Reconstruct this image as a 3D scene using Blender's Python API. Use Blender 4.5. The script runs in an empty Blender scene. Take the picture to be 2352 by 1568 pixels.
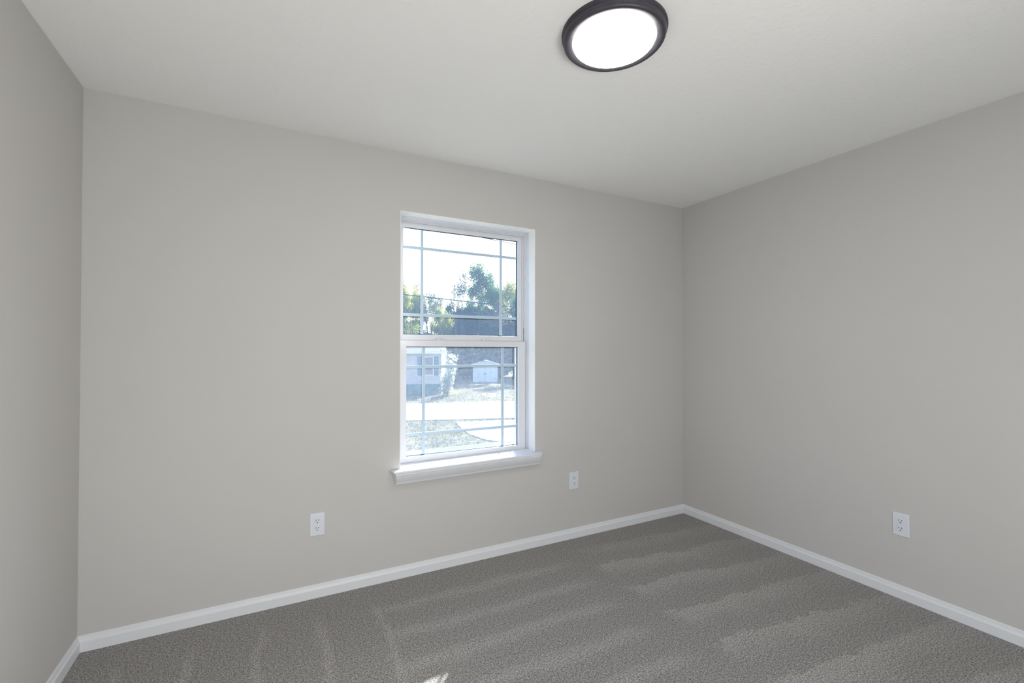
import bpy, bmesh, math, random
import numpy as np
from mathutils import Vector, Matrix

S = bpy.context.scene
C = S.collection

# ------------------------------------------------------------------ camera
YAW, PITCH, ROLL = 0.484067535, 0.0114592619, 0.00065
F_PX = 1054.5058
EYE = Vector((0, 0, 1.29831))
fw = Vector((math.sin(YAW) * math.cos(PITCH), math.cos(YAW) * math.cos(PITCH), math.sin(PITCH)))
rt = Vector((math.cos(YAW), -math.sin(YAW), 0))
up = rt.cross(fw)
r2 = rt * math.cos(ROLL) + up * math.sin(ROLL)
u2 = up * math.cos(ROLL) - rt * math.sin(ROLL)
cam_data = bpy.data.cameras.new('camera')
cam_data.sensor_width = 36
cam_data.lens = F_PX / 2352 * 36
cam_data.shift_y = 7.345 / 2352
cam_data.clip_start = 0.02
cam_data.clip_end = 500
cam = bpy.data.objects.new('camera', cam_data)
C.objects.link(cam)
cam.matrix_world = Matrix(((r2.x, u2.x, -fw.x, EYE.x), (r2.y, u2.y, -fw.y, EYE.y), (r2.z, u2.z, -fw.z, EYE.z), (0, 0, 0, 1)))
S.camera = cam

# ------------------------------------------------------------------ light and exposure
S.view_settings.view_transform = 'Standard'
S.view_settings.look = 'None'
S.view_settings.gamma = 1
S.view_settings.exposure = 0.0
try:
    S.view_settings.use_curve_mapping = False
except Exception:
    pass
S.cycles.use_denoising = True
S.cycles.max_bounces = 12
S.cycles.diffuse_bounces = 8
S.cycles.transparent_max_bounces = 24
S.cycles.sample_clamp_indirect = 6
S.cycles.caustics_reflective = False
S.cycles.caustics_refractive = False

SUN_TO = Vector((-0.85, -1.0, -0.80)).normalized()
W_ = bpy.data.worlds.new('sky')
S.world = W_
W_.use_nodes = True
wn = W_.node_tree
bg = wn.nodes['Background']
sky = wn.nodes.new('ShaderNodeTexSky')
sky.sky_type = 'NISHITA'
sky.sun_disc = False
sky.sun_elevation = math.radians(32)
sky.sun_rotation = math.atan2(0.85, 1.0)
sky.air_density = 1.0
sky.dust_density = 1.5
sky.ozone_density = 1.0
wn.links.new(sky.outputs[0], bg.inputs[0])
SKY_STRENGTH = 0.60
bg.inputs[1].default_value = SKY_STRENGTH

sun_d = bpy.data.lights.new('sun', 'SUN')
sun_d.energy = 20.0
sun_d.angle = math.radians(0.6)
sun_d.color = (1.0, 0.96, 0.90)
sun = bpy.data.objects.new('sun', sun_d)
C.objects.link(sun)
sun.rotation_euler = SUN_TO.to_track_quat('-Z', 'Y').to_euler()
sun.location = (20, 30, 25)

LAMP_STRENGTH = 32.0

def area(name, w, h, energy, color, loc, aim):
    """added soft fill light behind the camera, standing for no real lamp"""
    d = bpy.data.lights.new(name, 'AREA')
    d.shape = 'RECTANGLE'; d.size = w; d.size_y = h; d.energy = energy; d.color = color
    o = bpy.data.objects.new(name, d); C.objects.link(o)
    o.location = loc; o.rotation_euler = Vector(aim).to_track_quat('-Z', 'Y').to_euler()
    return o
area('rear_fill', 1.9, 1.2, 40.0, (0.93, 0.97, 1.0), (0.45, -0.90, 0.75), (0, 1, 0))  # added broad fill from behind the camera, no lamp stands there
area('warm_fill', 0.8, 0.8, 25.0, (1.0, 0.90, 0.78), (1.2, -0.70, 1.0), (-1, 0.3, 0.5))  # added warm fill, aimed up and left to brighten wall and ceiling
area('ceiling_fill', 0.8, 0.8, 6.5, (1.0, 0.98, 0.95), (1.2, -0.70, 1.0), (1, 0.3, 0.5))  # added weak fill, aimed up and right

# ------------------------------------------------------------------ helpers
def tag(o, label=None, cat=None, group=None, kind=None):
    if label: o['label'] = label
    if cat: o['category'] = cat
    if group: o['group'] = group
    if kind: o['kind'] = kind
    return o

def empty(name, loc=(0, 0, 0), rz=0.0, parent=None):
    o = bpy.data.objects.new(name, None)
    C.objects.link(o)
    o.location = loc
    o.rotation_euler = (0, 0, rz)
    o.empty_display_size = 0.05
    if parent: o.parent = parent
    return o

def link_mesh(name, me, mat, parent=None, loc=None):
    o = bpy.data.objects.new(name, me)
    C.objects.link(o)
    if mat:
        for m in (mat if isinstance(mat, (list, tuple)) else [mat]):
            me.materials.append(m)
    if parent: o.parent = parent
    if loc: o.location = loc
    return o

class MB:
    """collects verts and faces of one mesh"""
    def __init__(s): s.v = []; s.f = []; s.m = []
    def poly(s, pts, m=0):
        b = len(s.v); s.v += [tuple(p) for p in pts]; s.f.append(tuple(range(b, b + len(pts)))); s.m.append(m)
    def box(s, x0, x1, y0, y1, z0, z1, m=0):
        b = len(s.v)
        s.v += [(x, y, z) for x in (x0, x1) for y in (y0, y1) for z in (z0, z1)]
        for f in ((0, 1, 3, 2), (4, 6, 7, 5), (0, 4, 5, 1), (2, 3, 7, 6), (0, 2, 6, 4), (1, 5, 7, 3)):
            s.f.append(tuple(b + i for i in f)); s.m.append(m)
    def ring(s, x0, x1, z0, z1, ix0, ix1, iz0, iz1, y0, y1, m=0):
        """rectangular frame in the xz plane, one closed body"""
        b = len(s.v)
        for y in (y0, y1):
            s.v += [(x0, y, z0), (x1, y, z0), (x1, y, z1), (x0, y, z1), (ix0, y, iz0), (ix1, y, iz0), (ix1, y, iz1), (ix0, y, iz1)]
        for i in range(4):
            j = (i + 1) % 4
            for q in ((i, j, j + 4, i + 4), (i + 8, i + 12, j + 12, j + 8), (i, i + 8, j + 8, j), (i + 4, j + 4, j + 12, i + 12)):
                s.f.append(tuple(b + k for k in q)); s.m.append(m)
    def tube(s, p0, p1, r0, r1, n=6, caps=False, m=0):
        p0 = Vector(p0); p1 = Vector(p1); d = (p1 - p0)
        if d.length < 1e-6: return
        d.normalize()
        a = d.cross(Vector((0, 0, 1)) if abs(d.z) < 0.9 else Vector((1, 0, 0))).normalized()
        c = d.cross(a)
        b = len(s.v)
        for p, r in ((p0, r0), (p1, r1)):
            for i in range(n):
                t = 2 * math.pi * i / n
                s.v.append(tuple(p + (a * math.cos(t) + c * math.sin(t)) * r))
        for i in range(n):
            j = (i + 1) % n
            s.f.append((b + i, b + j, b + n + j, b + n + i)); s.m.append(m)
        if caps:
            s.f.append(tuple(b + i for i in reversed(range(n)))); s.m.append(m)
            s.f.append(tuple(b + n + i for i in range(n))); s.m.append(m)
    def build(s, name, mat, parent=None, smooth=False, bevel=0.0, seg=2, loc=None):
        me = bpy.data.meshes.new(name)
        me.from_pydata(s.v, [], s.f)
        me.update()
        bm = bmesh.new(); bm.from_mesh(me)
        bmesh.ops.recalc_face_normals(bm, faces=bm.faces[:])
        bm.to_mesh(me); bm.free()
        o = link_mesh(name, me, mat, parent, loc)
        for p, mi in zip(me.polygons, s.m):
            p.material_index = mi
            p.use_smooth = smooth
        if bevel:
            md = o.modifiers.new('bevel', 'BEVEL'); md.width = bevel; md.segments = seg; md.limit_method = 'ANGLE'; md.angle_limit = math.radians(40)
        return o

def lathe(name, prof, mat, parent=None, n=96, loc=None, close_top=False):
    v = []; f = []
    for r, z in prof:
        for i in range(n):
            t = 2 * math.pi * i / n
            v.append((r * math.cos(t), r * math.sin(t), z))
    for k in range(len(prof) - 1):
        for i in range(n):
            j = (i + 1) % n
            f.append((k * n + i, k * n + j, (k + 1) * n + j, (k + 1) * n + i))
    me = bpy.data.meshes.new(name)
    me.from_pydata(v, [], f); me.update()
    bm = bmesh.new(); bm.from_mesh(me)
    bmesh.ops.remove_doubles(bm, verts=bm.verts[:], dist=1e-6)
    bmesh.ops.recalc_face_normals(bm, faces=bm.faces[:])
    bm.to_mesh(me); bm.free()
    for p in me.polygons: p.use_smooth = True
    return link_mesh(name, me, mat, parent, loc)

def extrude_profile(mb, prof, a, b, inward, cut_a=0.0, cut_b=0.0):
    """sweep (depth, z) profile from a to b (xy); inward = unit xy pointing into the room; cut = mitre shift per depth"""
    a = Vector((a[0], a[1], 0)); b = Vector((b[0], b[1], 0)); n = Vector((inward[0], inward[1], 0)); d = (b - a).normalized()
    base = len(mb.v); k = len(prof)
    for (p, c) in ((a, cut_a), (b, -cut_b)):
        for (dep, z) in prof:
            q = p + n * dep + d * (c * dep)
            mb.v.append((q.x, q.y, z))
    for i in range(k - 1):
        mb.f.append((base + i, base + i + 1, base + k + i + 1, base + k + i)); mb.m.append(0)
    mb.f.append(tuple(base + i for i in range(k))); mb.m.append(0)
    mb.f.append(tuple(base + k + i for i in reversed(range(k)))); mb.m.append(0)

# ------------------------------------------------------------------ materials
class NT:
    """tiny node helper"""
    def __init__(s, name, color=(0.8, 0.8, 0.8), rough=0.5, spec=0.5, metal=0.0):
        s.mat = bpy.data.materials.new(name); s.mat.use_nodes = True
        s.t = s.mat.node_tree; s.b = s.t.nodes['Principled BSDF']
        s.b.inputs['Base Color'].default_value = (*color, 1)
        s.b.inputs['Roughness'].default_value = rough
        s.b.inputs['Specular IOR Level'].default_value = spec
        s.b.inputs['Metallic'].default_value = metal
        s.mat.diffuse_color = (*color, 1)
    def n(s, typ, **kw):
        nd = s.t.nodes.new(typ)
        for k, v in kw.items():
            if k.startswith('i_'):
                key = k[2:]
                key = int(key) if key.isdigit() else key.replace('_', ' ')
                s.put(nd.inputs[key], v)
            else: setattr(nd, k, v)
        return nd
    def put(s, sock, v):
        if isinstance(v, bpy.types.NodeSocket): s.t.links.new(v, sock)
        elif isinstance(v, bpy.types.Node): s.t.links.new(v.outputs[0], sock)
        else:
            if hasattr(sock.default_value, '__len__') and len(sock.default_value) == 4 and len(v) == 3: v = (*v, 1)
            sock.default_value = v
    def m(s, op, a, b=0.0, c=None, clamp=False):
        nd = s.t.nodes.new('ShaderNodeMath'); nd.operation = op; nd.use_clamp = clamp
        s.put(nd.inputs[0], a); s.put(nd.inputs[1], b)
        if c is not None: s.put(nd.inputs[2], c)
        return nd.outputs[0]
    def obj(s):
        return s.n('ShaderNodeTexCoord').outputs['Object']
    def noise(s, co, scale, detail=2.0, rough=0.5):
        nd = s.n('ShaderNodeTexNoise'); s.put(nd.inputs['Vector'], co)
        nd.inputs['Scale'].default_value = scale; nd.inputs['Detail'].default_value = detail; nd.inputs['Roughness'].default_value = rough
        return nd.outputs['Fac']
    def ramp(s, fac, stops):
        nd = s.n('ShaderNodeValToRGB'); s.put(nd.inputs[0], fac)
        e = nd.color_ramp.elements
        while len(e) < len(stops): e.new(0.5)
        for el, (p, c) in zip(e, stops):
            el.position = p; el.color = (*c, 1) if len(c) == 3 else c
        return nd.outputs[0]
    def step(s, x, a, b):
        nd = s.n('ShaderNodeMapRange', interpolation_type='SMOOTHSTEP'); s.put(nd.inputs[0], x)
        nd.inputs[1].default_value = a; nd.inputs[2].default_value = b
        return nd.outputs[0]
    def bump(s, h, strength, dist):
        nd = s.n('ShaderNodeBump'); s.put(nd.inputs['Height'], h)
        nd.inputs['Strength'].default_value = strength; nd.inputs['Distance'].default_value = dist
        s.t.links.new(nd.outputs[0], s.b.inputs['Normal'])
    def col(s, c): s.put(s.b.inputs['Base Color'], c)

def wall_material():
    k = NT('wall_paint', (0.53, 0.523, 0.513), 0.75, 0.25)
    co = k.obj()
    h = k.noise(co, 160, 3, 0.6)
    k.bump(h, 0.10, 0.0012)
    c = k.noise(co, 1.7, 3)
    k.col(k.ramp(c, [(0.3, (0.523, 0.516, 0.505)), (0.7, (0.535, 0.528, 0.517))]))
    return k.mat

def ceiling_material():
    k = NT('ceiling_paint', (0.80, 0.80, 0.79), 0.9, 0.1)
    co = k.obj()
    a = k.noise(co, 34, 4, 0.55)
    a = k.step(a, 0.50, 0.62)
    b = k.noise(co, 130, 3, 0.6)
    h = k.m('ADD', k.m('MULTIPLY', a, 0.7), k.m('MULTIPLY', b, 0.5))
    k.bump(h, 0.30, 0.0018)
    return k.mat

def trim_material(name='trim_paint', col=(0.70, 0.72, 0.76), rough=0.38):
    k = NT(name, col, rough, 0.4)
    co = k.obj()
    mp = k.n('ShaderNodeMapping'); k.put(mp.inputs[0], co); mp.inputs['Scale'].default_value = (1, 30, 30)
    k.bump(k.noise(mp.outputs[0], 6, 2), 0.06, 0.001)
    return k.mat

def carpet_material():
    k = NT('carpet_pile', (0.2, 0.19, 0.18), 0.95, 0.05)
    co = k.obj()
    sep = k.n('ShaderNodeSeparateXYZ'); k.put(sep.inputs[0], co)
    X, Y = sep.outputs[0], sep.outputs[1]
    wob = k.m('MULTIPLY', k.m('SUBTRACT', k.noise(co, 3.5, 4, 0.65), 0.5), 0.20)
    fine = k.m('MULTIPLY', k.m('SUBTRACT', k.noise(co, 22, 3, 0.7), 0.5), 0.10)
    wob = k.m('ADD', wob, fine)
    def band(coord, pitch, off, hard=0.06, reach=0.55):
        t = k.m('FRACT', k.m('DIVIDE', k.m('ADD', k.m('ADD', coord, wob), off), pitch))
        edge = k.step(t, 0.0, hard)
        fall = k.m('SUBTRACT', 1.0, k.step(t, 0.05, reach))
        return k.m('MULTIPLY', edge, fall)
    def ridge(coord, pitch, off, w=0.16):
        t = k.m('FRACT', k.m('DIVIDE', k.m('ADD', k.m('ADD', coord, k.m('MULTIPLY', wob, 0.6)), off), pitch))
        d = k.m('ABSOLUTE', k.m('SUBTRACT', t, 0.5))
        return k.m('SUBTRACT', 1.0, k.step(d, 0.0, w))
    # right of the room: strokes along x, pitch 0.27, leading edge toward the window wall
    yr = k.m('MULTIPLY', k.m('ADD', Y, k.m('MULTIPLY', X, 0.13)), -1.0)
    right = band(yr, 0.272, 0.272 * 9 + 2.23 + 0.23 - 0.0, 0.05, 0.75)
    mr = k.m('MULTIPLY', k.step(k.m('ADD', X, wob), 1.70, 1.78), k.m('SUBTRACT', 1.0, k.m('MULTIPLY', k.step(X, 2.2, 2.9), 0.5)))
    # middle: thin ridges, pitch 0.23
    ym = k.m('ADD', Y, k.m('MULTIPLY', X, 0.02))
    mid = ridge(ym, 0.232, 0.232 * 0.5 - 0.03, 0.30)
    mm = k.m('MULTIPLY', k.step(k.m('ADD', X, wob), 0.40, 0.55), k.m('SUBTRACT', 1.0, k.step(k.m('ADD', X, wob), 1.45, 1.7)))
    # left: ridges running toward the camera, pitch 0.25
    lef = ridge(X, 0.255, 0.255 * 0.5 - 0.215 + 0.255, 0.13)
    ml = k.m('SUBTRACT', 1.0, k.step(k.m('ADD', X, wob), 0.50, 0.62))
    mk = k.m('ADD', k.m('ADD', k.m('MULTIPLY', right, mr), k.m('MULTIPLY', k.m('MULTIPLY', mid, mm), 0.75)), k.m('MULTIPLY', k.m('MULTIPLY', lef, ml), 0.7))
    near = k.m('SUBTRACT', 1.0, k.step(k.m('ADD', Y, wob), 2.30, 2.50))
    mk = k.m('MULTIPLY', mk, near)
    n1 = k.noise(co, 185, 4, 0.85)
    n2 = k.noise(co, 80, 3, 0.7)
    sp = k.m('ADD', k.m('MULTIPLY', n1, 0.85), k.m('MULTIPLY', n2, 0.15))
    base = k.ramp(sp, [(0.385, (0.020, 0.018, 0.017)), (0.44, (0.15, 0.142, 0.135)), (0.48, (0.29, 0.28, 0.27)), (0.53, (0.35, 0.34, 0.33)), (0.60, (0.68, 0.665, 0.65))])
    bright = k.m('ADD', 0.93, k.m('MULTIPLY', mk, 0.26))
    mx = k.n('ShaderNodeVectorMath', operation='SCALE'); k.put(mx.inputs[0], base); k.put(mx.inputs['Scale'], bright)
    k.col(mx.outputs[0])
    k.bump(k.m('ADD', sp, k.m('MULTIPLY', mk, 0.05)), 0.7, 0.006)
    k.b.inputs['Sheen Weight'].default_value = 0.15
    return k.mat

def glass_material():
    mat = bpy.data.materials.new('window_glass'); mat.use_nodes = True
    t = mat.node_tree; t.nodes.clear()
    out = t.nodes.new('ShaderNodeOutputMaterial')
    tr = t.nodes.new('ShaderNodeBsdfTransparent'); tr.inputs[0].default_value = (0.90, 0.93, 0.95, 1)
    gl = t.nodes.new('ShaderNodeBsdfGlossy'); gl.inputs['Roughness'].default_value = 0.02
    veil = t.nodes.new('ShaderNodeBsdfTranslucent'); veil.inputs[0].default_value = (0.44, 0.65, 1.0, 1)  # bluish layer painting flare haze over the outside view
    m1 = t.nodes.new('ShaderNodeMixShader'); m1.inputs[0].default_value = 0.02
    m2 = t.nodes.new('ShaderNodeMixShader'); m2.inputs[0].default_value = 0.032
    t.links.new(tr.outputs[0], m1.inputs[1]); t.links.new(gl.outputs[0], m1.inputs[2])
    t.links.new(m1.outputs[0], m2.inputs[1]); t.links.new(veil.outputs[0], m2.inputs[2])
    t.links.new(m2.outputs[0], out.inputs[0])
    return mat

def screen_material():
    mat = bpy.data.materials.new('insect_screen_mesh'); mat.use_nodes = True
    t = mat.node_tree; t.nodes.clear()
    out = t.nodes.new('ShaderNodeOutputMaterial')
    tr = t.nodes.new('ShaderNodeBsdfTransparent')
    df = t.nodes.new('ShaderNodeBsdfTranslucent'); df.inputs[0].default_value = (0.62, 0.66, 0.75, 1)
    m = t.nodes.new('ShaderNodeMixShader')
    tc = t.nodes.new('ShaderNodeTexCoord')
    ns = t.nodes.new('ShaderNodeTexNoise'); ns.inputs['Scale'].default_value = 60; ns.inputs['Detail'].default_value = 3
    t.links.new(tc.outputs['Object'], ns.inputs['Vector'])
    mr = t.nodes.new('ShaderNodeMapRange'); mr.inputs[1].default_value = 0.3; mr.inputs[2].default_value = 0.7
    mr.inputs[3].default_value = 0.012; mr.inputs[4].default_value = 0.032
    t.links.new(ns.outputs['Fac'], mr.inputs[0]); t.links.new(mr.outputs[0], m.inputs[0])
    t.links.new(tr.outputs[0], m.inputs[1]); t.links.new(df.outputs[0], m.inputs[2])
    t.links.new(m.outputs[0], out.inputs[0])
    return mat

def leaf_material(name, c1, c2, scale=0.6, trans=0.45):
    mat = bpy.data.materials.new(name); mat.use_nodes = True
    t = mat.node_tree; t.nodes.clear()
    out = t.nodes.new('ShaderNodeOutputMaterial')
    tc = t.nodes.new('ShaderNodeTexCoord')
    ns = t.nodes.new('ShaderNodeTexNoise'); ns.inputs['Scale'].default_value = scale; ns.inputs['Detail'].default_value = 3
    rp = t.nodes.new('ShaderNodeValToRGB'); rp.color_ramp.elements[0].position = 0.35; rp.color_ramp.elements[1].position = 0.65
    rp.color_ramp.elements[0].color = (*c1, 1); rp.color_ramp.elements[1].color = (*c2, 1)
    d = t.nodes.new('ShaderNodeBsdfDiffuse'); tl = t.nodes.new('ShaderNodeBsdfTranslucent')
    m = t.nodes.new('ShaderNodeMixShader'); m.inputs[0].default_value = trans
    t.links.new(tc.outputs['Object'], ns.inputs['Vector']); t.links.new(ns.outputs['Fac'], rp.inputs[0])
    t.links.new(rp.outputs[0], d.inputs[0]); t.links.new(rp.outputs[0], tl.inputs[0])
    t.links.new(d.outputs[0], m.inputs[1]); t.links.new(tl.outputs[0], m.inputs[2]); t.links.new(m.outputs[0], out.inputs[0])
    return mat

def noise_mat(name, c1, c2, scale, rough=0.9, bump=0.0, dist=0.01, lo=0.35, hi=0.65, detail=4):
    k = NT(name, c1, rough, 0.2)
    co = k.obj(); f = k.noise(co, scale, detail, 0.6)
    k.col(k.ramp(f, [(lo, c1), (hi, c2)]))
    if bump: k.bump(f, bump, dist)
    return k.mat

def siding_material(name, c):
    k = NT(name, c, 0.7, 0.3)
    sep = k.n('ShaderNodeSeparateXYZ'); k.put(sep.inputs[0], k.obj())
    t = k.m('FRACT', k.m('DIVIDE', sep.outputs[2], 0.115))
    k.bump(t, 0.8, 0.012)
    n = k.noise(k.obj(), 1.2, 3)
    k.col(k.ramp(n, [(0.3, tuple(x * 0.93 for x in c)), (0.7, c)]))
    return k.mat

M = {}
M['wall'] = wall_material()
M['ceiling'] = ceiling_material()
M['trim'] = trim_material()
M['vinyl'] = NT('window_vinyl', (0.66, 0.675, 0.715), 0.32, 0.4).mat
M['grille'] = NT('grille_bars', (0.80, 0.87, 0.93), 0.4, 0.4).mat
M['return'] = noise_mat('painted_return', (0.82, 0.83, 0.83), (0.84, 0.85, 0.85), 40, 0.6, 0.05, 0.001)
M['carpet'] = carpet_material()
M['glass'] = glass_material()
M['screen'] = screen_material()
M['spacer'] = NT('glazing_spacer', (0.02, 0.06, 0.10), 0.5).mat
M['plate'] = NT('outlet_plastic', (0.66, 0.69, 0.75), 0.3, 0.5).mat
M['slot'] = NT('outlet_slot_dark', (0.01, 0.01, 0.012), 0.6).mat
M['screw'] = NT('painted_screw', (0.70, 0.71, 0.74), 0.35).mat
M['bronze'] = noise_mat('dark_bronze_metal', (0.060, 0.058, 0.070), (0.075, 0.072, 0.088), 30, 0.42)
M['bronze'].node_tree.nodes['Principled BSDF'].inputs['Metallic'].default_value = 0.35
M['gap'] = NT('track_shadow_gap', (0.33, 0.32, 0.24), 0.7).mat
em = NT('lit_diffuser', (0.9, 0.9, 0.9), 0.5)
em.b.inputs['Emission Color'].default_value = (1.0, 0.955, 0.89, 1)
em.b.inputs['Emission Strength'].default_value = LAMP_STRENGTH
M['diffuser'] = em.mat

# ------------------------------------------------------------------ room shell
XL, XR, YB, YN, H = -0.7285, 2.9326, 2.6281, -0.95, 2.44
CX = 1.1058
WX0, WX1, WZ0, WZ1 = 0.6600, 1.5517, 0.620, 2.0970       # window opening
YO = 2.80                                                # outer face of the window wall
E_ = 0.003

def struct(mb, name, mat, **kw):
    return tag(mb.build(name, mat, **kw), kind='structure')

b = MB()
b.box(XL - 0.12, XR + 0.12, YN - 1.6, YB + 0.0, -0.12, 0.0)
struct(b, 'floor', M['carpet'])
b = MB(); b.box(XL - 0.12, XR + 0.12, YN - 1.6, YO, H, H + 0.1)
struct(b, 'ceiling', M['ceiling'])
b = MB(); b.ring(XL - 0.12, XR + 0.12, -0.12, H, WX0 - E_, WX1 + E_, WZ0 - 0.02, WZ1 + E_, YB, YO)
struct(b, 'wall_back', M['wall'])
b = MB(); b.box(XL - 0.12, XL, YN - 1.6, YB, 0, H)
struct(b, 'wall_left', M['wall'])
b = MB(); b.box(XR, XR + 0.12, YN - 1.6, YB, 0, H)
struct(b, 'wall_right', M['wall'])
# wall behind the camera, with an open doorway to the hall
DX0, DX1, DZ = -0.65, 0.15, 2.04
b = MB()
pts = [(XL, 0), (DX0, 0), (DX0, DZ), (DX1, DZ), (DX1, 0), (XR, 0), (XR, H), (XL, H)]
n0 = len(b.v)
for y in (YN - 0.12, YN):
    b.v += [(x, y, z) for x, z in pts]
for q in ((0, 1, 2, 7), (2, 3, 6, 7), (3, 4, 5, 6)):
    b.f.append(q); b.m.append(0); b.f.append(tuple(8 + i for i in reversed(q))); b.m.append(0)
for i in range(8):
    j = (i + 1) % 8; b.f.append((i, j, 8 + j, 8 + i)); b.m.append(0)
struct(b, 'wall_front', M['wall'])
b = MB(); b.box(XL, XR, YN - 1.6, YN - 1.5, 0, H)
struct(b, 'wall_hall', M['wall'])
# casing of the doorway
b = MB()
for y0, y1 in ((YN, YN + 0.015),):
    b.box(DX0 - 0.06, DX0, y0, y1, 0, DZ + 0.06); b.box(DX1, DX1 + 0.06, y0, y1, 0, DZ + 0.06); b.box(DX0, DX1, y0, y1, DZ, DZ + 0.06)
struct(b, 'trim_1', M['trim'], bevel=0.003)

# baseboards
BP = [(0.0, 0.0), (0.013, 0.0), (0.013, 0.0425), (0.0122, 0.0445), (0.0092, 0.0475), (0.0072, 0.0535), (0.0062, 0.0595), (0.0058, 0.0625),
      (0.0043, 0.0635), (0.0041, 0.0655), (0.0034, 0.0672), (0.002, 0.0678), (0.0, 0.0678)]
b = MB(); extrude_profile(b, BP, (XL, YB), (XR, YB), (0, -1), 1, 1); struct(b, 'baseboard_back', M['trim'])
b = MB(); extrude_profile(b, BP, (XR, YB), (XR, YN), (-1, 0), 1, 1); struct(b, 'baseboard_right', M['trim'])
b = MB(); extrude_profile(b, BP, (XL, YB), (XL, YN), (1, 0), 1, 1); struct(b, 'baseboard_left', M['trim'])
b = MB(); extrude_profile(b, BP, (DX1 + 0.06, YN), (XR, YN), (0, 1), 0, 1)
struct(b, 'baseboard_front', M['trim'])

# ------------------------------------------------------------------ window
win = tag(empty('window_1', (CX, YB, WZ0)), kind='structure')
def wpart(mb, name, mat, parent=None, **kw):
    mb.v = [(x - CX, y - YB, z - WZ0) for x, y, z in mb.v]
    return mb.build(name, mat, parent=parent or win, **kw)
YF = 2.700                                              # vinyl frame starts
b = MB(); t = E_                                        # painted return (three sides)
b.box(WX0 - t, WX0, YB, YF, WZ0, WZ1 + t); b.box(WX1, WX1 + t, YB, YF, WZ0, WZ1 + t); b.box(WX0, WX1, YB, YF, WZ1, WZ1 + t)
wpart(b, 'painted_return', M['return'])
hw = lambda v: (CX - v, CX + v)
b = MB()
o0, o1 = WX0 - t, WX1 + t
j0, j1 = hw(0.4425)
b.ring(o0, o1, WZ0 - 0.018, WZ1 + t, j0, j1, WZ0 + 0.001, WZ1 - 0.0035, YF, 2.798)          # jamb box
j2, j3 = hw(0.4360)
b.ring(j0 - .001, j1 + .001, WZ0, WZ1 - 0.003, j2, j3, WZ0 + 0.002, WZ1 - 0.011, 2.748, 2.7535)   # bright lip
j4, j5 = hw(0.4260)
b.ring(j0 - .001, j1 + .001, WZ0, WZ1 - 0.003, j4, j5, WZ0 + 0.004, WZ1 - 0.020, 2.7635, 2.797)  # stop behind
wpart(b, 'window_frame', M['vinyl'], bevel=0.0012)

# lower sash
sx0, sx1 = hw(0.4325); gx0, gx1 = hw(0.3835)
b = MB()
b.ring(sx0, sx1, 0.6225, 1.3545, gx0, gx1, 0.6555, 1.3180, 2.735, 2.7475)
c0, c1 = hw(0.3805)
b.ring(gx0 - .012, gx1 + .012, 0.645, 1.330, gx0 + 0.0, gx1 - 0.0, 0.6555, 1.3180, 2.7475, 2.762)
low = wpart(b, 'lower_sash', M['vinyl'], bevel=0.002)
def child(parent, mb, name, mat, **kw):
    mb.v = [(x - CX, y - YB, z - WZ0) for x, y, z in mb.v]
    return mb.build(name, mat, parent=parent, **kw)
b = MB(); b.box(gx0, gx1, 2.7525, 2.7535, 0.6555, 1.318); child(low, b, 'glass_pane', M['glass'])
b = MB(); b.ring(gx0, gx1, 0.6555, 1.318, gx0 + .0035, gx1 - .0035, 0.659, 1.3145, 2.7545, 2.7615); child(low, b, 'glazing_spacer', M['spacer'])
def grille(x_a, x_b, z_a, z_b, gx0, gx1, z0, z1, y):
    w = 0.009; b = MB()
    y0, y1 = y - 0.0025, y + 0.0025
    b.box(x_a - w, x_a + w, y0, y1, z0, z1); b.box(x_b - w, x_b + w, y0, y1, z0, z1)
    for z in (z_a, z_b):
        for p, q in ((gx0, x_a - w), (x_a + w, x_b - w), (x_b + w, gx1)): b.box(p, q, y0, y1, z - w, z + w)
    return b
child(low, grille(CX - 0.2715, CX + 0.2715, 0.784, 1.194, gx0, gx1, 0.6555, 1.318, 2.758), 'grille', M['grille'])
# sash locks on the meeting rail
for xx, sgn in ((0.925, 1), (1.240, 1)):
    b = MB()
    b.box(xx - 0.022, xx + 0.030, 2.740, 2.758, 1.3545, 1.3600)
    b.box(xx - 0.012, xx + 0.004, 2.742, 2.756, 1.3600, 1.3700)
    b.box(xx - 0.004, xx + 0.046, 2.745, 2.752, 1.3650, 1.3705)
    child(low, b, 'sash_lock', M['vinyl'], bevel=0.0015)

# upper sash
ux0, ux1 = hw(0.4250); vx0, vx1 = hw(0.3960)
b = MB()
b.ring(ux0, ux1, 1.335, 2.0765, vx0, vx1, 1.3925, 2.0485, 2.7680, 2.7780)
b.ring(vx0 - .012, vx1 + .012, 1.385, 2.058, vx0, vx1, 1.3925, 2.0485, 2.7780, 2.7960)
upp = wpart(b, 'upper_sash', M['vinyl'], bevel=0.002)
b = MB(); b.box(vx0, vx1, 2.7830, 2.7840, 1.3925, 2.0485); child(upp, b, 'glass_pane', M['glass'])
b = MB(); b.ring(vx0, vx1, 1.3925, 2.0485, vx0 + .004, vx1 - .004, 1.3965, 2.0445, 2.7850, 2.7940); child(upp, b, 'glazing_spacer', M['spacer'])
child(upp, grille(CX - 0.2735, CX + 0.2735, 1.514, 1.9300, vx0, vx1, 1.3925, 2.0485, 2.789), 'grille', M['grille'])
# tan strip painting the shadowed gap in the right track, above the lower sash
b = MB(); b.box(CX + 0.4345, CX + 0.4420, 2.7545, 2.7625, 1.357, 1.448); wpart(b, 'gap_shade_strip', M['gap'])
# insect screen outside the lower half
b = MB(); b.ring(CX - 0.4, CX + 0.4, 0.650, 1.385, CX - 0.3895, CX + 0.3895, 0.674, 1.367, 2.800, 2.808)
scr = wpart(b, 'screen_frame', M['vinyl'], bevel=0.001)
b = MB(); b.box(CX - 0.3895, CX + 0.3895, 2.8040, 2.8044, 0.676, 1.367); child(scr, b, 'screen_mesh', M['screen'])

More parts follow.
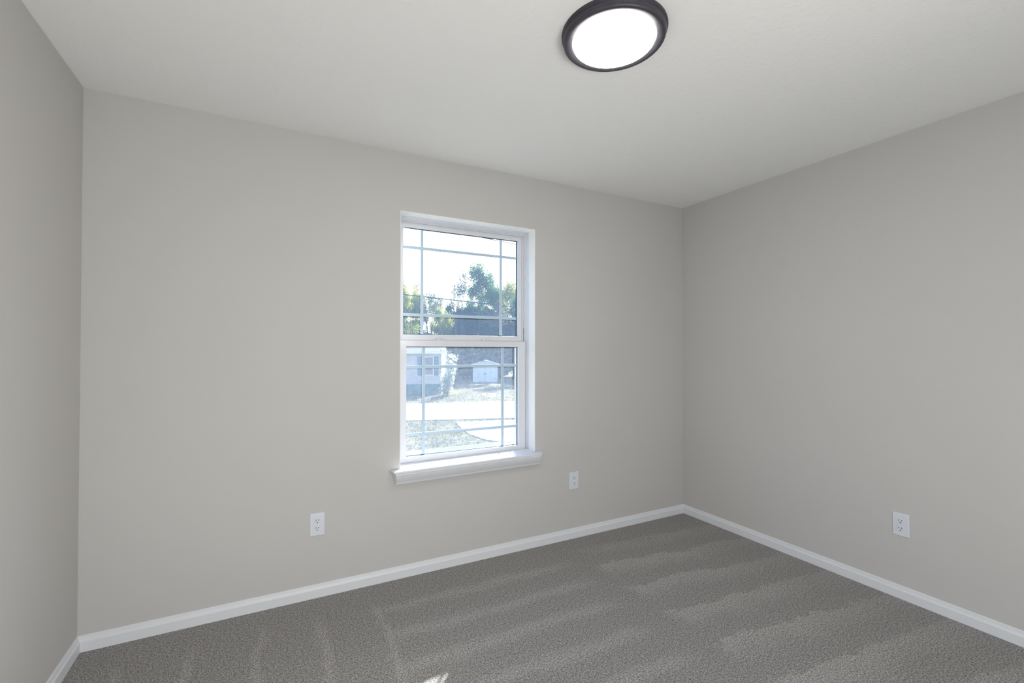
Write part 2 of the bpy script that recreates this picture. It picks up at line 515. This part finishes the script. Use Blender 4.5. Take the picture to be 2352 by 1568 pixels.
# window stool and apron
stool = tag(empty('window_sill', (CX, YB, WZ0)), kind='structure')
stool.name = 'trim_2'
b = MB()
outl = [(0.598, YB), (0.611, 2.562), (0.615, 2.559), (1.564, 2.559), (1.570, 2.562), (1.614, YB), (WX1 + 0.0, YB), (WX1, 2.734), (WX0, 2.734), (WX0, YB)]
k = len(outl)
for z in (0.6085, 0.6200): b.v += [(x - CX, y - YB, z - WZ0) for x, y in outl]
b.f += [tuple(range(k)), tuple(range(2 * k - 1, k - 1, -1))] + [(i, (i + 1) % k, k + (i + 1) % k, k + i) for i in range(k)]
b.m += [0] * (k + 2)
b.build('stool', M['trim'], parent=stool, bevel=0.003)
b = MB()
prof = [(0.000, 0.6085), (0.0655, 0.6085), (0.0650, 0.598), (0.0610, 0.595), (0.0590, 0.588), (0.0500, 0.572), (0.0400, 0.559), (0.0330, 0.551), (0.0300, 0.543), (0.0270, 0.5395), (0.0, 0.5395)]
kk = len(prof)
for xe, xw, sg in ((0.6375, 0.618, -1), (1.5570, 1.5700, 1)):
    for dep, z in prof:
        q = min(1.0, (z - 0.5395) / 0.069)
        b.v.append((xe + (xw - xe) * q - CX + sg * (0.0655 - dep) * (0.15 if sg < 0 else 0.55) * (1 if dep else 1), -dep, z - WZ0))
for i in range(kk - 1):
    b.f.append((i, i + 1, kk + i + 1, kk + i)); b.m.append(0)
b.f += [tuple(range(kk)), tuple(range(2 * kk - 1, kk - 1, -1)), (0, kk, 2 * kk - 1, kk - 1)]; b.m += [0] * 3
b.build('apron', M['trim'], parent=stool)
stool.rotation_euler = (0, -0.0100, 0)
stool.location.z += 0.0030

# ------------------------------------------------------------------ ceiling light
lamp = tag(empty('ceiling_light', (1.0885, 1.2835, H)), 'round flush ceiling light with dark bronze stepped rim and glowing white disc', 'ceiling light')
lathe('lamp_base', [(0.0, 0.0), (0.1861, 0.0), (0.1868, -0.003), (0.1861, -0.0085), (0.1835, -0.0105), (0.1815, -0.0108), (0.1815, -0.013), (0.12, -0.013)], M['bronze'], lamp)
lathe('lamp_rim', [(0.1815, -0.0125), (0.1828, -0.016), (0.1815, -0.019), (0.1800, -0.0225), (0.1806, -0.0262), (0.1790, -0.0305), (0.1757, -0.0337),
                   (0.171, -0.0346), (0.165, -0.0341), (0.158, -0.0328), (0.150, -0.0315), (0.1440, -0.0305), (0.1436, -0.020)], M['bronze'], lamp)
lathe('diffuser', [(0.1434, -0.0290), (0.1434, -0.0375), (0.1415, -0.0398), (0.135, -0.0410), (0.12, -0.0418), (0.08, -0.0425), (0.0, -0.0428)], M['diffuser'], lamp)

# ------------------------------------------------------------------ wall outlets
def make_outlet(label, loc, rz):
    """built facing -y (plate in the xz plane, wall behind at +y)"""
    root = tag(empty('wall_outlet', loc, rz), label, 'outlet', 'white duplex outlets low on the walls')
    b = MB()
    w, h = 0.0370, 0.0598
    n = len(b.v)
    for (ww, hh, y) in ((w, h, 0.0), (w, h, -0.0022), (w - 0.0035, h - 0.0035, -0.0055)):
        b.v += [(-ww, y, -hh), (ww, y, -hh), (ww, y, hh), (-ww, y, hh)]
    for lv in (0, 4):
        for i in range(4):
            j = (i + 1) % 4; b.f.append((lv + i, lv + j, lv + 4 + j, lv + 4 + i)); b.m.append(0)
    b.f += [(8, 9, 10, 11), (3, 2, 1, 0)]; b.m += [0, 0]
    b.build('cover_plate', M['plate'], root, bevel=0.0008)
    for s in (1, -1):
        zc = s * 0.0195
        pts = []
        for i in range(64):
            a = 2 * math.pi * i / 64
            pts.append((0.0172 * math.cos(a), max(-0.0140, min(0.0140, 0.0172 * math.sin(a)))))
        b = MB(); n = len(pts)
        b.v = [(x, -0.0050, zc + z) for x, z in pts] + [(x, -0.0066, zc + z) for x, z in pts] + [(x * 0.955, -0.0072, zc + z * 0.955) for x, z in pts]
        for lv in (0, n):
            for i in range(n):
                j = (i + 1) % n; b.f.append((lv + i, lv + j, lv + n + j, lv + n + i)); b.m.append(0)
        b.f.append(tuple(range(2 * n, 3 * n))); b.m.append(0)
        rc = b.build('receptacle', M['plate'], root)
        b = MB()
        ring = [(x * 1.05, zc + z * 1.06) for x, z in pts]
        for nm, x, hh in (('slot', -0.0063, 0.0046), ('slot', 0.0063, 0.0038)):
            q = MB(); q.box(x - 0.00125, x + 0.00125, -0.00735, -0.0065, zc + 0.0035 - hh, zc + 0.0035 + hh); q.build(nm, M['slot'], rc)
        q = MB()
        gp = [(0.0026 * math.cos(math.pi * i / 10), 0.0026 * math.sin(math.pi * i / 10)) for i in range(11)] + [(-0.0026, -0.002), (0.0026, -0.002)]
        m_ = len(gp)
        q.v = [(x, -0.0065, zc - 0.0083 + z) for x, z in gp] + [(x, -0.00735, zc - 0.0083 + z) for x, z in gp]
        q.f = [tuple(range(m_)), tuple(range(2 * m_ - 1, m_ - 1, -1))] + [(i, (i + 1) % m_, m_ + (i + 1) % m_, m_ + i) for i in range(m_)]
        q.m = [0] * len(q.f)
        q.build('ground_hole', M['slot'], rc)
    sc = MB(); sc.tube((0, -0.0050, 0), (0, -0.0066, 0), 0.0030, 0.0026, 16, True); sc.box(-0.0022, 0.0022, -0.0068, -0.0062, -0.0003, 0.0003)
    sc.build('screw', M['screw'], root)
    return root
make_outlet('white duplex outlet on the window wall, left of the window', (0.2230, YB, 0.3798), 0)
make_outlet('white duplex outlet on the window wall, between the window and the corner', (1.8677, YB, 0.3935), 0)
make_outlet('white duplex outlet on the right wall beyond the corner', (XR, 1.1915, 0.3838), -math.pi / 2)
#OUTSIDE
# ------------------------------------------------------------------ outside
G0, GS = -0.45, -0.0175                                   # the yard falls gently away from the house
def gz(x, y): return G0 + GS * y
M['lawn'] = None
def lawn_material():
    k = NT('dry_lawn', (0.3, 0.27, 0.18), 0.95, 0.05)
    co = k.obj()
    a = k.noise(co, 0.55, 4, 0.6); bb = k.noise(co, 7.0, 5, 0.75)
    f = k.m('ADD', k.m('MULTIPLY', a, 0.45), k.m('MULTIPLY', bb, 0.55))
    k.col(k.ramp(f, [(0.37, (0.075, 0.068, 0.06)), (0.45, (0.16, 0.152, 0.10)), (0.52, (0.225, 0.200, 0.125)), (0.62, (0.30, 0.275, 0.23))]))
    k.bump(bb, 0.8, 0.05)
    return k.mat
M['lawn'] = lawn_material()
M['road'] = noise_mat('pale_road', (0.22, 0.215, 0.21), (0.25, 0.245, 0.24), 9, 0.9, 0.2, 0.004)
M['drive'] = noise_mat('sandy_driveway', (0.19, 0.185, 0.175), (0.30, 0.295, 0.29), 2.2, 0.95, 0.4, 0.01)
M['siding'] = siding_material('mauve_lap_siding', (0.525, 0.438, 0.429))
M['skirt'] = noise_mat('grey_foundation', (0.099, 0.165, 0.154), (0.132, 0.209, 0.187), 4)
M['roof'] = noise_mat('grey_shingles', (0.076, 0.064, 0.064), (0.106, 0.091, 0.091), 14)
M['white'] = noise_mat('white_exterior_paint', (0.651, 0.635, 0.620), (0.698, 0.682, 0.666), 5)
M['shutter'] = noise_mat('slate_blue_shutter', (0.100, 0.170, 0.220), (0.120, 0.200, 0.260), 8)
M['pane'] = NT('house_window_pane', (0.180, 0.162, 0.162), 0.35, 0.3).mat
M['bark'] = noise_mat('grey_bark', (0.068, 0.054, 0.051), (0.119, 0.102, 0.093), 6, 0.95)
M['wire'] = NT('black_cable', (0.02, 0.02, 0.03), 0.6).mat

# ground: one gently sloping, slightly uneven sheet
nx, ny = 90, 110
vs = []; fs = []
rng = random.Random(4)
for j in range(ny + 1):
    y = 2.82 + (j / ny) ** 1.6 * 97
    for i in range(nx + 1):
        x = -45 + i * 1.45
        z = gz(x, y) + 0.02 * math.sin(x * 0.35 + 1.0) * math.sin(y * 0.22) * min(1, (y - 2.8) / 8)
        if y > 60: z = gz(x, 60)
        vs.append((x, y, z - 0.03))
for j in range(ny):
    for i in range(nx):
        a = j * (nx + 1) + i
        fs.append((a, a + 1, a + nx + 2, a + nx + 1))
me = bpy.data.meshes.new('ground'); me.from_pydata(vs, [], fs); me.update()
for p in me.polygons: p.use_smooth = True
tag(link_mesh('ground', me, M['lawn']), kind='structure')

def slab(name, pts, mat, h=0.006, sub=24):
    """flat strip following the slope; pts = far-left, far-right, near-right, near-left"""
    fl, fr, nr, nl = [Vector((p[0], p[1], 0)) for p in pts]
    b = MB(); n = sub
    for i in range(n + 1):
        t = i / n
        a = fl.lerp(fr, t); c = nl.lerp(nr, t)
        for q in (c, a):
            b.v.append((q.x, q.y, gz(q.x, q.y) + h)); b.v.append((q.x, q.y, gz(q.x, q.y) - 0.12))
    for i in range(n):
        o = 4 * i
        for q in ((0, 4, 6, 2), (1, 3, 7, 5), (0, 1, 5, 4), (2, 6, 7, 3)):
            b.f.append(tuple(o + k_ for k_ in q)); b.m.append(0)
    b.f += [(0, 2, 3, 1), (4 * n, 4 * n + 1, 4 * n + 3, 4 * n + 2)]; b.m += [0, 0]
    return tag(b.build(name, mat), kind='structure')
def on_line(a, c, x): return (x, a[1] + (c[1] - a[1]) * (x - a[0]) / (c[0] - a[0]))
fa, fb = (4.61, 17.27), (8.74, 16.09); na, nb = (3.39, 12.69), (6.30, 11.61)
slab('road', [on_line(fa, fb, -14), on_line(fa, fb, 34), on_line(na, nb, 24), on_line(na, nb, -14)], M['road'])
# driveway, from the yard out to the road
drv = [(4.45, 11.78), (5.6, 11.45), (7.9, 10.6), (7.5, 7.6), (6.2, 6.9), (4.42, 8.10), (4.05, 8.9), (4.02, 9.7), (4.15, 10.5)]
b = MB(); kd = len(drv)
b.v = [(x, y, gz(x, y) + 0.004) for x, y in drv] + [(x, y, gz(x, y) - 0.12) for x, y in drv]
b.f = [tuple(range(kd)), tuple(range(2 * kd - 1, kd - 1, -1))] + [(i, (i + 1) % kd, kd + (i + 1) % kd, kd + i) for i in range(kd)]
b.m = [0] * len(b.f)
tag(b.build('driveway', M['drive']), kind='structure')

# grass tufts and litter on the sunny lawns
def in_poly(x, y, P):
    c = False; j = len(P) - 1
    for i in range(len(P)):
        if (P[i][1] > y) != (P[j][1] > y) and x < (P[j][0] - P[i][0]) * (y - P[i][1]) / (P[j][1] - P[i][1]) + P[i][0]: c = not c
        j = i
    return c
def road_far(x): return on_line(fa, fb, x)[1]
def road_near(x): return on_line(na, nb, x)[1]
def scatter_tris(name, n, region, size, mat, seed, flat=False):
    rnd = random.Random(seed); v = []; f = []
    x0, x1, y0, y1 = region
    while len(f) < n:
        x = rnd.uniform(x0, x1); y = rnd.uniform(y0, y1)
        if x / y < 0.12 or x / y > 0.78: continue
        if road_near(x) - 0.05 < y < road_far(x) + 0.05 or in_poly(x, y, drv): continue
        z = gz(x, y) - 0.03; s = size * rnd.uniform(0.5, 1.3); a = rnd.uniform(0, 6.28)
        dx, dy = math.cos(a) * s, math.sin(a) * s
        k_ = len(v)
        if flat:
            v += [(x - dx, y - dy, z + .04), (x + dy * .6, y - dx * .6, z + .04 + s * .4), (x + dx, y + dy, z + .045), (x - dy * .6, y + dx * .6, z + .04 + s * .3)]
            f.append((k_, k_ + 1, k_ + 2, k_ + 3))
        else:
            for q in range(3):
                ox, oy = rnd.gauss(0, s * .5), rnd.gauss(0, s * .5); k_ = len(v)
                lx, ly = rnd.gauss(0, s * .5), rnd.gauss(0, s * .5)
                v += [(x + ox - dx * .12, y + oy - dy * .12, z), (x + ox + dx * .12, y + oy + dy * .12, z), (x + ox + lx, y + oy + ly, z + .03 + s * rnd.uniform(.5, 1))]
                f.append((k_, k_ + 1, k_ + 2))
    me = bpy.data.meshes.new(name); me.from_pydata(v, [], f); me.update()
    return link_mesh(name, me, mat)
M['blade'] = leaf_material('dry_grass_blade', (0.168, 0.160, 0.084), (0.269, 0.252, 0.168), 1.2, 0.35)
M['litter'] = leaf_material('fallen_leaf', (0.138, 0.115, 0.103), (0.598, 0.575, 0.552), 9, 0.2)
tag(scatter_tris('grass', 15000, (1.2, 7.5, 5.5, 12.6), 0.06, M['blade'], 1), 'dry yellowish grass tufts on the near lawn below the window', 'grass', kind='stuff')
tag(scatter_tris('grass', 9000, (3.5, 16, 14.5, 26), 0.09, M['blade'], 2), 'dry yellowish grass tufts on the lawn across the road', 'grass', kind='stuff')
tag(scatter_tris('fallen_leaves', 2600, (1.2, 7.5, 5.5, 12.6), 0.026, M['litter'], 3, True), 'pale fallen leaves scattered on the near lawn', 'leaves', kind='stuff')
tag(scatter_tris('fallen_leaves', 3000, (3.5, 16, 14.5, 26), 0.04, M['litter'], 5, True), 'pale fallen leaves scattered on the lawn across the road', 'leaves', kind='stuff')

# ---- house across the road
HA = -math.radians(21.5)
house = tag(empty('neighbour_house', (7.40, 21.55, gz(7.4, 21.55)), HA), 'low mauve sided house with slate blue shutters across the road', 'house')
# local frame: x to the right along the front, y into depth, origin at the right front corner on the ground
hb = 1.98                                                 # wall top
b = MB(); b.box(-9.0, 0, 0.0, 8.4, 0.45, hb)
b.poly([(0, 0, hb), (0, 8.4, hb), (0, 4.2, hb + 0.72)]); b.poly([(-9, 0, hb), (-9, 8.4, hb), (-9, 4.2, hb + 0.72)])
b.build('wall', M['siding'], house)
b = MB(); b.box(-9.0, 0.0, 0.02, 8.38, -0.6, 0.45); b.build('foundation', M['skirt'], house)
b = MB(); b.box(0.0, 0.03, -0.02, 8.42, -0.3, hb); b.poly([(0.031, 0, hb), (0.031, 8.4, hb), (0.031, 4.2, hb + 0.72)]); b.build('end_wall', M['white'], house)
b = MB()
for sy, ye in ((-0.32, 0), (8.72, 0)):
    z0 = hb + 0.10; z1 = hb + 0.86; t_ = 0.05
    vv = [(-9.3, sy, z0), (0.20, sy, z0), (0.20, 4.2, z1), (-9.3, 4.2, z1)]
    k_ = len(b.v); b.v += vv + [(x, y, z - t_) for x, y, z in vv]
    b.f += [(k_, k_+1, k_+2, k_+3), (k_+7, k_+6, k_+5, k_+4)] + [(k_+i, k_+(i+1) % 4, k_+4+(i+1) % 4, k_+4+i) for i in range(4)]; b.m += [0] * 6
rf = b.build('roof', M['roof'], house)
b = MB(); b.box(-9.3, 0.02, -0.34, -0.28, hb - 0.04, hb + 0.10); b.box(-9.3, 0.02, -0.28, 0.0, hb - 0.04, hb - 0.01); b.build('fascia', M['white'], house)
b = MB()
pr = [(-0.36, hb - 0.05), (-0.02, hb - 0.05), (0.03, hb + 0.02), (0.03, hb + 0.22), (-0.30, hb + 0.15), (-0.36, hb + 0.10)]
k_ = len(pr)
for x in (0.02, 0.24): b.v += [(x, y, z) for y, z in pr]
b.f = [tuple(range(k_)), tuple(range(2 * k_ - 1, k_ - 1, -1))] + [(i, (i + 1) % k_, k_ + (i + 1) % k_, k_ + i) for i in range(k_)]; b.m = [0] * len(b.f)
b.build('eave_return', M['white'], house)
# window with shutters
b = MB(); b.ring(-0.92, -0.35, 0.88, 1.80, -0.88, -0.39, 0.92, 1.76, -0.035, 0.02); b.box(-0.88, -0.39, -0.02, 0.01, 1.32, 1.36)
f_ = b.build('window', M['white'], house)
b = MB(); b.box(-0.88, -0.39, -0.012, 0.0, 0.92, 1.76); b.build('pane', M['pane'], f_)
for x0, x1 in ((-1.13, -0.925), (-0.345, -0.125)):
    b = MB(); b.ring(x0, x1, 0.88, 1.80, x0 + .03, x1 - .03, 0.92, 1.76, -0.035, 0.0)
    for i in range(14): b.box(x0 + .03, x1 - .03, -0.022, -0.006, 0.925 + i * 0.06, 0.972 + i * 0.06)
    b.build('shutter', M['shutter'], house)

# ---- shed
shed = tag(empty('garden_shed', (13.62, 30.07, gz(13.6, 30.07)), -YAW), 'small pale shed with double doors and gable roof, in shade under the trees', 'shed')
b = MB(); b.box(-0.87, 0.87, 0, 1.6, -0.2, 1.24)
b.poly([(-0.87, 0, 1.24), (0.87, 0, 1.24), (0, 0, 1.48)]); b.poly([(-0.87, 1.6, 1.24), (0.87, 1.6, 1.24), (0, 1.6, 1.48)])
b.build('wall', M['white'], shed)
b = MB()
for s in (-1, 1):
    vv = [(s * 1.0, -0.1, 1.20), (0, -0.1, 1.50), (0, 1.7, 1.50), (s * 1.0, 1.7, 1.20)]
    k_ = len(b.v); b.v += vv + [(x, y, z + 0.04) for x, y, z in vv]
    b.f += [(k_, k_+1, k_+2, k_+3), (k_+7, k_+6, k_+5, k_+4)] + [(k_+i, k_+(i+1) % 4, k_+4+(i+1) % 4, k_+4+i) for i in range(4)]; b.m += [0] * 6
b.build('roof', M['white'], shed)
for s in (-1, 1):
    b = MB(); b.box(min(s * .01, s * .44), max(s * .01, s * .44), -0.03, 0.0, 0.02, 1.16)
    d_ = b.build('door', M['white'], shed, bevel=0.006)
    b = MB(); b.box(min(s * .04, s * .07), max(s * .04, s * .07), -0.05, -0.028, 0.5, 0.66); b.build('handle', M['pane'], d_)

# ---- plants
def leaf_mesh(name, centers, radii, n, size, mat, parent, seed, flat=0.0):
    rs = np.random.RandomState(seed)
    centers = np.array(centers); radii = np.array(radii)
    w = radii[:, 0] ** 1.4; w = w / w.sum()
    idx = rs.choice(len(centers), n, p=w)
    d = rs.normal(size=(n, 3)); d /= np.linalg.norm(d, axis=1)[:, None]
    rad = rs.uniform(0.25, 1.0, n) ** 0.6
    P = centers[idx] + d * rad[:, None] * radii[idx]
    a = rs.normal(size=(n, 3)); a /= np.linalg.norm(a, axis=1)[:, None]
    c = np.cross(a, rs.normal(size=(n, 3))); c /= np.linalg.norm(c, axis=1)[:, None]
    s = size * rs.uniform(0.5, 1.25, n)[:, None]
    V = np.stack([P - a * s, P + c * s * 0.45, P + a * s, P - c * s * 0.45], 1).reshape(-1, 3)
    me = bpy.data.meshes.new(name)
    me.vertices.add(4 * n); me.vertices.foreach_set('co', V.astype(np.float32).ravel())
    me.loops.add(4 * n); me.loops.foreach_set('vertex_index', np.arange(4 * n, dtype=np.int32))
    me.polygons.add(n); me.polygons.foreach_set('loop_start', np.arange(0, 4 * n, 4, dtype=np.int32))
    me.polygons.foreach_set('loop_total', np.full(n, 4, dtype=np.int32))
    me.update(calc_edges=True)
    return link_mesh(name, me, mat, parent)

def grow(mb, rnd, p, d, L, r, depth, tips, spread, up_):
    """a branch of three bent pieces, then forks"""
    for s in range(3):
        q = p + d * (L / 3); r1 = r * 0.86
        mb.tube(p, q, r, r1, 5 if depth else 7)
        p = q; r = r1
        d = (d + Vector((rnd.gauss(0, .12), rnd.gauss(0, .12), rnd.gauss(0.02, .06)))).normalized()
        if depth <= 1: tips.append((p.copy(), depth))
    if depth == 0: return
    for i in range(3 if depth > 1 else rnd.choice((2, 3))):
        a = rnd.uniform(0, 6.28)
        side = Vector((math.cos(a), math.sin(a), 0))
        nd = (d * (1 - spread) + side * spread + Vector((0, 0, up_))).normalized()
        grow(mb, rnd, p, nd, L * rnd.uniform(.6, .8), r * rnd.uniform(.55, .7), depth - 1, tips, spread, up_)

def place(px, Z):
    """point on the yard seen at picture column px, at distance Z along the view"""
    xr = (px - 1176) / F_PX * Z
    x = rt.x * xr + math.sin(YAW) * Z; y = rt.y * xr + math.cos(YAW) * Z
    return x, y
def tree(label, px, top, Z, crown_w, kind, seed, leaves=2600, lsize=0.13, base_f=0.25, depth=3):
    rnd = random.Random(seed)
    x, y = place(px, Z); z = gz(x, min(y, 60)) - 0.1
    height = EYE.z + (802 - top) / F_PX * Z - z
    root = tag(empty('tree', (x, y, z)), label, 'tree', 'trees beyond the lawn')
    mb = MB(); tips = []
    trunk_h = height * (0.30 if kind != 'bare' else 0.34)
    p = Vector((0, 0, 0)); d = Vector((rnd.gauss(0, .04), rnd.gauss(0, .04), 1)).normalized()
    r = height * 0.016 + 0.04
    for s in range(4):
        q = p + d * (trunk_h / 4); mb.tube(p, q, r, r * .93, 8); p = q; r *= .93
        d = (d + Vector((rnd.gauss(0, .05), rnd.gauss(0, .05), 0))).normalized()
    n_main = {'bare': 3, 'yellow': 5}.get(kind, 4)
    Lm = (height - trunk_h) * 0.42
    for i in range(n_main):
        a = rnd.uniform(0, 6.28); sd = Vector((math.cos(a), math.sin(a), 0))
        sp = 0.32 if kind in ('bare', 'yellow') else 0.45
        grow(mb, rnd, p, (Vector((0, 0, 1)) * (1 - sp * .6) + sd * sp * rnd.uniform(.5, 1)).normalized(), Lm * rnd.uniform(.75, 1), r * .6, depth, tips, 0.40 if kind == 'bare' else .42, 0.30)
    grow(mb, rnd, p, Vector((rnd.gauss(0, .05), rnd.gauss(0, .05), 1)).normalized(), Lm, r * .7, depth, tips, .3, .35)
    # fit the skeleton to the crown measured in the photograph
    hi = max(v[2] for v in mb.v); wd = max(max(abs(v[0]), abs(v[1])) for v in mb.v)
    sz = height / hi; sx = min(1.3, max(.35, (crown_w / F_PX * Z * 0.5) / wd))
    mb.v = [(v[0] * sx, v[1] * sx, v[2] * sz) for v in mb.v]
    mb.build('trunk', M['bark'], root, smooth=True)
    if leaves:
        cs = [(t_[0].x * sx, t_[0].y * sx, t_[0].z * sz) for t_ in tips if t_[0].z * sz > height * base_f]
        rr = [(rnd.uniform(.22, .62) * height / 12,) * 3 for _ in cs]
        if base_f < 0.2 or kind == 'yellow':
            for i in range(34):
                a = rnd.uniform(0, 6.28); q = rnd.uniform(0, crown_w / F_PX * Z * .5)
                cs.append((math.cos(a) * q, math.sin(a) * q, rnd.uniform(.04, .62 if kind == 'yellow' else .8) * height)); rr.append((rnd.uniform(.5, 1.0),) * 3)
        leaf_mesh('foliage', cs, rr, int(leaves * 2.0), lsize * 0.52, M['leaf_' + kind], root, seed)
    return root
M['leaf_yellow'] = leaf_material('yellow_green_leaves', (0.224, 0.299, 0.090), (0.508, 0.494, 0.134), 0.5, 0.5)
M['leaf_green'] = leaf_material('blue_green_leaves', (0.069, 0.152, 0.097), (0.166, 0.276, 0.124), 0.5, 0.4)
M['leaf_dark'] = leaf_material('dark_evergreen_leaves', (0.036, 0.091, 0.068), (0.104, 0.169, 0.091), 0.6, 0.3)
M['leaf_pale'] = leaf_material('pale_seeding_leaves', (0.200, 0.190, 0.160), (0.340, 0.310, 0.280), 0.7, 0.4)
M['leaf_bare'] = leaf_material('sparse_grey_leaves', (0.084, 0.115, 0.096), (0.180, 0.216, 0.132), 0.6, 0.4)
T = tree
T('yellow-green tree at the left edge of the window view, behind the house', 912, 632, 33, 90, 'yellow', 11, 11000, .10)
T('yellow-green tree with thin dark trunks, just right of the left grille bar', 952, 640, 36, 80, 'yellow', 12, 11000, .10)
T('mostly bare branchy tree between the yellow-green trees and the gap of sky', 985, 640, 34, 90, 'bare', 13, 1500, .09)
T('low yellowish tree below the gap of sky', 1022, 706, 38, 85, 'yellow', 14, 9000, .11, .10)
T('bare grey tree with a forked trunk standing in the gap of sky', 1046, 636, 34, 62, 'bare', 15, 0, .1, depth=2)
T('thin sparse tree with fine twigs just left of the tallest tree', 1066, 608, 36, 60, 'bare', 16, 1700, .10)
T('tallest blue-green tree in the middle of the window view', 1101, 596, 38, 75, 'green', 17, 6500, .12)
T('blue-green tree with open crown right of the tallest tree', 1134, 616, 40, 70, 'green', 18, 4600, .12)
T('pale tree with whitish seed heads in front of the right grille bar', 1150, 690, 38.5, 85, 'pale', 19, 3600, .09, .15)
T('yellowish green tree at the right edge of the window view', 1180, 640, 39, 80, 'yellow', 20, 4400, .12)
T('dark green tree right of the window view, partly cut by the frame', 1215, 655, 34, 80, 'green', 21, 4200, .12)
T('blue-green tree filling the space under the tallest tree, left side', 1084, 664, 43, 80, 'green', 31, 9000, .12, .1)
T('blue-green tree filling the space between the tallest tree and the right edge', 1160, 662, 44, 80, 'green', 32, 9000, .12, .1)
T('sparse grey-green tree low in the gap of sky', 1036, 690, 43, 60, 'bare', 33, 5000, .11, .1)
T('sparse grey tree behind the yellow-green trees by the left grille bar', 990, 668, 44, 70, 'bare', 34, 6000, .11, .1)
for i, (px, top, Z, w, kd_, lb) in enumerate([(1040, 708, 42, 90, 'dark', 'dark evergreen mass low behind the house roof corner'),
        (1072, 700, 41, 80, 'dark', 'dark evergreen below the thin sparse tree'), (1110, 705, 43, 90, 'dark', 'dark evergreen farther back, its top just above the shed'),
        (1150, 712, 41.5, 90, 'dark', 'dark evergreen right of the shed'), (1190, 705, 41, 90, 'dark', 'dark evergreen at the right edge of the window view, lowest'),
        (1235, 720, 37, 100, 'dark', 'dark evergreen beyond the right edge of the window'), (965, 735, 41, 110, 'dark', 'dark evergreen low behind the house roof'),
        (880, 700, 36, 110, 'dark', 'dark evergreen beyond the left edge of the window'), (1290, 690, 36, 120, 'dark', 'dark evergreen far right of the window view'),
        (1345, 680, 37, 120, 'dark', 'dark evergreen added unseen at the far right to shade the lawn'), (1128, 722, 38.5, 60, 'dark', 'dark evergreen standing directly behind the shed')]):  # tree farthest right is added out of view to shade the lawn
    T(lb, px, top, Z, w, kd_, 40 + i, 12000, .23, .03, depth=2)

# shrub at the house corner
sx_, sy_ = place(1026, 21.3)
shr = tag(empty('shrub', (sx_, sy_, gz(sx_, sy_) - .05)), 'tall sunlit shrub with pale glossy leaves at the corner of the mauve house', 'shrub')
mb = MB(); tips = []
rnd = random.Random(77)
for i in range(9):
    a = rnd.uniform(0, 6.28); d = Vector((math.cos(a) * .22, math.sin(a) * .22, 1)).normalized()
    p = Vector((rnd.gauss(0, .08), rnd.gauss(0, .08), 0)); L = rnd.uniform(.9, 1.9) if i else 2.0
    for s in range(5):
        q = p + d * L / 5; mb.tube(p, q, .014, .011, 5); p = q; tips.append((p.copy(), 0))
        d = (d + Vector((rnd.gauss(0, .08), rnd.gauss(0, .08), .03))).normalized()
mb.build('stem', M['bark'], shr)
M['leaf_shrub'] = leaf_material('pale_glossy_leaves', (0.312, 0.338, 0.273), (0.676, 0.689, 0.624), 2.0, 0.4)
cs = [tuple(t_[0]) for t_ in tips]
leaf_mesh('foliage', cs, [(.20, .20, .2)] * len(cs), 2600, .05, M['leaf_shrub'], shr, 5)
M['leaf_flower'] = leaf_material('yellow_flowers', (0.484, 0.374, 0.088), (0.572, 0.528, 0.264), 2.0, 0.3)
fl_ = leaf_mesh('flowers', [(-.3, -.3, .12), (0, -.4, .10), (.3, -.2, .14), (-.15, -.1, .25)], [(.25, .2, .14)] * 4, 260, .04, M['leaf_flower'], shr, 6)
fl_['kind'] = 'stuff'

# ---- overhead cables
def cable(label, pa, pb, Z, r, ext):
    def at(px, py, Z):
        v = fw + rt * ((px - 1176) / F_PX) - up * ((py - 791.3) / F_PX)
        return EYE + v * Z
    A = at(*pa, Z[0]); B = at(*pb, Z[1]); d = (B - A)
    A2 = A - d * ext; B2 = B + d * ext
    b = MB(); n = 24; prev = None
    for i in range(n + 1):
        t_ = i / n; q = A2.lerp(B2, t_)
        if prev is not None: b.tube(prev, q, r, r, 6)
        prev = q
    return tag(b.build('overhead_cable', M['wire']), label, 'cable', 'overhead cables above the road')
cable('thick dark cable crossing in front of the trees', (927, 676), (1190, 706), (19, 18), 0.022, 1.5)
cable('thin cable across the sky at the top right of the window view', (1080, 540), (1190, 562), (17, 16), 0.015, 3.0)
